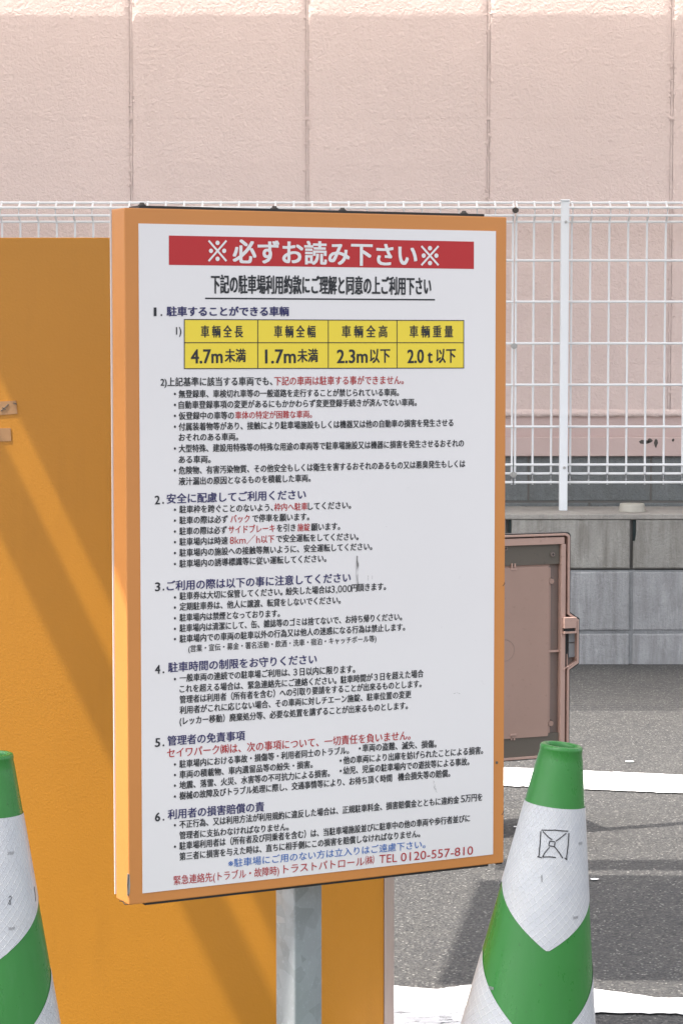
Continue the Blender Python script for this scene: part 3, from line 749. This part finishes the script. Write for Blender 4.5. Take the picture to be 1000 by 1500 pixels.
txt('駐車場内での車両の駐車以外の行為又は他人の迷惑になる行為は禁止します。', 262.8, 935.5, 592, 918, E, 'ink', B2)
txt('(営業・宣伝・募金・署名活動・飲酒・洗車・宿泊・キャッチボール等)', 275.5, 950, 550, 935, 11, 'ink', B1)
for y in (875, 889.8, 905.5, 921, 936): D(y)
txt('4', 227, 979.8, 234, 979.5, 18, 'ink', B2); dot(239, 984.5, 1.5); txt('駐車時間の制限をお守りください', 246, 977.5, 463, 965, H, 'navy', B2)
txt('一般車両の連続での駐車場ご利用は、', 262.8, 993, 424, 984.5, E, 'ink', B2); txt('３日以内に限ります。', 429, 984.2, 519, 979.5, E+.6, 'ink', B2)
txt('これを超える場合は、緊急連絡先にご連絡ください。', 262.8, 1009, 492, 996, E, 'ink', B2); txt('駐車時間が３日を超えた場合', 498, 995.5, 619, 986, E, 'ink', B2)
txt('管理者は利用者（所有者を含む）への引取り要請をすることが出来るものとします。', 262.8, 1024.5, 616, 1001, E, 'ink', B2)
txt('利用者がこれに応じない場合、その車両に対しチエーン施錠、駐車位置の変更', 262.8, 1040, 601, 1016.5, E, 'ink', B2)
txt('(レッカー移動）廃棄処分等、必要な処置を講ずることが出来るものとします。', 262.8, 1056, 596, 1033, E, 'ink', B2)
D(994.5)
txt('5', 227, 1086.8, 234, 1086.5, 18, 'ink', B2); dot(239, 1091.5, 1.5); txt('管理者の免責事項', 245, 1085, 358, 1077, H, 'navy', B2)
txt('セイワパーク㈱は、次の事項について、一切責任を負いません。', 244.5, 1103, 600, 1076.5, 15, 'redink', B1)
txt('駐車場内における事故・損傷等・利用者同士のトラブル。', 262.5, 1119, 510, 1098.5, E, 'ink', B2); txt('車両の盗難、滅失、損傷。', 530, 1095.5, 638, 1089, E, 'ink', B2)
txt('車両の積載物、車内遺留品等の紛失・損害。', 262.5, 1134.5, 457, 1119, E, 'ink', B2); txt('他の車両により出庫を妨げられたことによる損害。', 502, 1113.5, 706, 1098.5, E, 'ink', B2)
txt('地震、落雷、火災、水害等の不可抗力による損害。', 262.5, 1150, 482, 1132, E, 'ink', B2); txt('幼児、児童の駐車場内での遊技等による事故。', 502, 1128.5, 686, 1115, E, 'ink', B2)
txt('樹械の故障及びトラブル処理に際し、交通事情等により、お待ち頂く時間', 262.5, 1165.5, 573, 1139, E, 'ink', B2); txt('機会損失等の賠償。', 582, 1138, 658, 1132, E, 'ink', B2)
for y in (1119.5, 1135, 1150.5, 1166.5): D(y)
dot(526, 1096); dot(498, 1114); dot(498, 1129)
txt('6', 227, 1195.8, 234, 1195.5, 18, 'ink', B2); dot(239, 1200.5, 1.5); txt('利用者の損害賠償の責', 245.5, 1193, 386, 1181, H, 'navy', B2)
txt('不正行為、又は利用方法が利用規約に違反した場合は、正規駐車料金、損害賠償金とともに違約金', 262.5, 1207.5, 671, 1171, E, 'ink', B2); txt('5', 673.5, 1169.5, 679.5, 1169, 15, 'ink', 0); txt('万円を', 680, 1169, 705, 1167, E, 'ink', B2)
txt('管理者に支払わなければなりません。', 262.5, 1223.5, 422, 1210.5, E, 'ink', B2)
txt('駐車場利用者は（所有者及び同乗者を含む）は、当駐車場施設並びに駐車中の他の車両や歩行者並びに', 262.5, 1239, 687, 1198, E, 'ink', B2)
txt('第三者に損害を与えた時は、直ちに相手側にこの損害を賠償しなければなりません。', 262.5, 1254.5, 614, 1220.5, E, 'ink', B2)
D(1208.5); D(1240)
txt('※駐車場にご用のない方は立入りはご遠慮下さい。', 333.7, 1264.5, 622, 1236, 13.2, 'blueink', 0.006)
txt('緊急連絡先(トラブル・故障時)', 254, 1289.5, 408, 1274.5, 14.6, 'redink', 0.006)
txt('トラストパトロール', 414.5, 1273, 532.6, 1261, 14.6, 'redink', 0.006); txt('㈱', 534, 1260, 547, 1259, 14.6, 'redink', 0)
txt('TEL', 554.5, 1257.5, 580.5, 1255.5, 17.5, 'redink', 0.0); txt('0120-557-810', 586, 1254.8, 691.6, 1244.5, 18, 'redink', 0.0)
# rub marks on the sheet
def strip(pts, wd, mat, nm='rub_mark'):
    vs = []
    for i, (px, py) in enumerate(pts):
        x, z = U(px, py); k = wd/1070/2*(1 if 0 < i < len(pts)-1 else 0.5); vs += [(x-k, -0.0021, z), (x+k, -0.0021, z)]
    mesh_obj(nm, vs, [(2*i, 2*i+2, 2*i+3, 2*i+1) for i in range(len(pts)-1)], M[mat], sht)
strip([(522, 814), (522.5, 828), (522, 840), (522.5, 853), (522.5, 865)], 4.2, 'smudge')
strip([(538, 842), (538, 850)], 2, 'faint'); strip([(544, 843), (544, 849)], 2, 'faint')
strip([(634, 1143), (635, 1152), (638, 1161)], 3.4, 'faint'); strip([(663, 1016), (668, 1014), (672, 1016)], 4, 'faint'); strip([(564, 771), (566, 771.8)], 1.6, 'smudge')
strip([(495, 335), (496, 343)], 1.4, 'faint')

# post behind the notice
pa = R(36)
dpt = ray(431.5, 1400); Yp = 3.545
pp = Vector((dpt.x/dpt.y*Yp, Yp, 0))
# children of the notice: build in world, then bring into the notice frame
inv = (Matrix.Translation((LX, LY, 0)) @ Matrix.Rotation(TH, 4, 'Z')).inverted()
mb = MB(); mb.box(0, 0.050, 0, 0.050, 0.0, z1-0.06, 0.0035, 3)
mb.bm.transform(inv @ Matrix.Translation(pp) @ Matrix.Rotation(pa, 4, 'Z')); mb.build('post', M['galv'], sg, True)
mb = MB(); mb.box(-0.12, 0.17, -0.12, 0.17, 0.0, 0.012, 0.003); mb.bm.transform(inv @ Matrix.Translation(pp) @ Matrix.Rotation(pa, 4, 'Z'))
bmesh.ops.translate(mb.bm, verts=mb.bm.verts, vec=(0, 0, 0.0005)); mb.build('base_plate', M['galv'], sg)
pl = inv @ Vector((pp.x, pp.y, 0))
for z in (0.60, 1.25):
    MB().box(pl.x-0.06, pl.x+0.12, T_+0.0025, T_+0.0065, z-0.02, z+0.02, 0.001).build('bracket', M['galv'], sg)

# ------------------------------------------------------------------ cones
TW = 2*math.pi
def cone(label, base, lean, vrot, marks, doodle, rim_r=0.0275):
    t = thing('traffic_cone', label, 'traffic cone', base, 0, 'green and white traffic cones')
    Hc = 0.697; sl_ = 0.1625
    tilt = Matrix.Rotation(math.atan(lean), 3, 'Y')
    top = Vector((0, 0, Hc))
    def pnt(tt, ang, dr=0.0, rad=None):
        r = (rim_r + sl_*tt if rad is None else rad) + dr
        v = Vector((r*math.sin(ang), -r*math.cos(ang), 0))
        if lean:
            k = min(1.0, max(0.0, (0.66-tt)/0.30))
            c = top - Vector((lean*min(tt, 0.66), 0, tt)); tv = tilt @ v
            return c + v.lerp(tv, k)
        return top - Vector((0, 0, tt)) + v
    n = 72
    ts = [0.0, 0.002, 0.006] + [0.02+0.64*i/40 for i in range(41)]
    prof_ = [(0.055, 0.0195), (0.02, 0.0198), (0.004, 0.0202), (0.001, 0.0212), (0.0, 0.0230), (0.0, 0.0262), (0.0012, 0.0280), (0.004, 0.0288), (0.0065, 0.0288), (0.008, 0.0284)]
    rows = [[pnt(a, TW*k/n, 0, b) for k in range(n)] for a, b in prof_]
    rows += [[pnt(tt, TW*k/n) for k in range(n)] for tt in ts[3:]]
    rows += [[pnt(0.672, TW*k/n, 0.012) for k in range(n)]]
    vs = [p for r_ in rows for p in r_]; fs = []
    for i in range(len(rows)-1):
        for k in range(n): fs.append((i*n+k, i*n+(k+1) % n, (i+1)*n+(k+1) % n, (i+1)*n+k)[::-1])
    # hollow throat closed by darkness inside
    mesh_obj('shaft', vs, fs, M['green'], t, True)
    b = MB(); off = -lean*0.66
    b.box(off-0.19, off+0.19, -0.19, 0.19, 0.0, 0.028, 0.009, 3); b.build('base', M['green'], t, True)
    def tri(ang):
        a = ((math.degrees(ang-vrot)+90) % 180) - 90
        return 1 - abs(a)/90
    def smoothtri(ang, e=0.04):
        return min(tri(ang), 1-e)
    def band(ftop, fbot, parts):
        nn, mm = 120, 22
        vs, fs, uvs = [], [], []
        for j in range(mm+1):
            for k in range(nn+1):
                ang = -math.pi + TW*k/nn
                tt = ftop(ang) + (fbot(ang)-ftop(ang))*j/mm
                vs.append(pnt(tt, ang, 0.0007)); uvs.append((ang*(rim_r+sl_*0.25), tt))
        for j in range(mm):
            for k in range(nn):
                a = j*(nn+1)+k; fs.append((a, a+nn+1, a+nn+2, a+1))
        o = mesh_obj('reflective_band', vs, fs, M['reflect'], t, True)
        uvl = o.data.uv_layers.new(name='UVMap')
        for L_ in o.data.loops: uvl.data[L_.index].uv = uvs[L_.vertex_index]
        return o
    b1 = band(lambda a: 0.079, lambda a: 0.190 + 0.075*smoothtri(a, 0.02), None)
    b2 = band(lambda a: 0.286 + 0.106*smoothtri(a, 0.02), lambda a: 0.50, None)
    for par, pts_list, r, mat, nm in marks:
        mb = MB()
        for pts in pts_list: mb.tube([pnt(tt, ang, 0.0011) for tt, ang in pts], r, 5)
        mb.build(nm, M[mat], b1 if par == 1 else b2)
    return t, pnt
def cone_px(base, lean, rim_r=0.0275, sl_=0.1625):
    """photo pixel -> (distance down the shaft, angle) for a cone at base"""
    def f(px, py):
        tt = 0.2
        for _ in range(12):
            r = rim_r + sl_*tt
            p = at_y(px, py, base[1]-r*0.95)
            tt = 0.70 - p.z
            cx = base[0] - lean*tt
            s_ = max(-0.98, min(0.98, (p.x-cx)/r)); ang = math.asin(s_)
            tt -= 0.0 if not lean else lean*r*s_*0.9
        return tt, ang
    return f
Yr = 3.27
bR = Vector((ground(822, 1092, 0.70).x * 1.0, Yr, 0)); bR.x = (822-500)/F*(Yr*math.cos(PITCH)+(CAMZ-0.7)*math.sin(PITCH))
LEAN = 0.108
fR = cone_px(bR, LEAN)
def poly(f, L): 
    out = []
    for a, b in zip(L, L[1:]):
        for k in range(4): out.append(f(a[0]+(b[0]-a[0])*k/4, a[1]+(b[1]-a[1])*k/4))
    out.append(f(*L[-1])); return out
dood = [[(792, 1215), (791, 1232), (789, 1252)], [(787, 1252), (793, 1253)], [(793, 1213), (812, 1212), (831, 1214)], [(832, 1217), (831, 1235), (829, 1250)], [(826, 1253), (829, 1256), (829, 1250)],
        [(795, 1215), (803, 1223), (808, 1226)], [(828, 1217), (820, 1223), (813, 1228)], [(804, 1229), (803, 1235), (811, 1236), (812, 1229), (804, 1228)],
        [(804, 1237), (797, 1246), (794, 1252), (804, 1251), (813, 1252)], [(811, 1236), (818, 1245), (823, 1253)]]
def code(cx, cy, w_=6, vert=False):
    L = []
    for i in range(3):
        a = (cx-w_/2+i*w_/3, cy-2) if not vert else (cx-2, cy-w_/2+i*w_/3)
        L.append([(a[0], a[1]), (a[0]+1.6, a[1]), (a[0]+1.6, a[1]+3.4), (a[0], a[1]+3.4), (a[0], a[1])])
        L.append([(a[0], a[1]+1.7), (a[0]+1.6, a[1]+1.7)])
    return L
marksR = [(1, [poly(fR, L) for L in dood], 0.00075, 'pen', 'marker_doodle')] + \
         [(1, [poly(fR, L) for L in code(*c)], 0.00028, 'greyink', 'printed_code') for c in ((850, 1235, 5), (794, 1283, 9, True), (843, 1343, 8))] + \
         [(2, [poly(fR, L) for L in code(722, 1452, 7)], 0.00028, 'greyink', 'printed_code')]
cone('green and white cone right of the notice with a boxed doodle on its band', bR, LEAN, R(4), marksR, None)
Yl = 3.2
bL = Vector(((-12-500)/F*(Yl*math.cos(PITCH)+(CAMZ-0.7)*math.sin(PITCH)), Yl, 0))
fL = cone_px(bL, 0.0)
marksL = [(1, [poly(fL, L) for L in code(15, 1248, 9)], 0.00028, 'greyink', 'printed_code'), (1, [poly(fL, L) for L in code(17, 1358, 9)], 0.00028, 'greyink', 'printed_code'),
          (1, [poly(fL, L) for L in ([(12, 1313), (14, 1310), (16, 1313), (14, 1317), (12, 1320), (14, 1323), (15, 1320), (13, 1316)], [(44, 1306), (45, 1318), (46, 1328)])], 0.00038, 'pen', 'scribble')]
cone('green and white cone cut by the picture edge before the orange board', bL, 0.0, R(6), marksL, None)
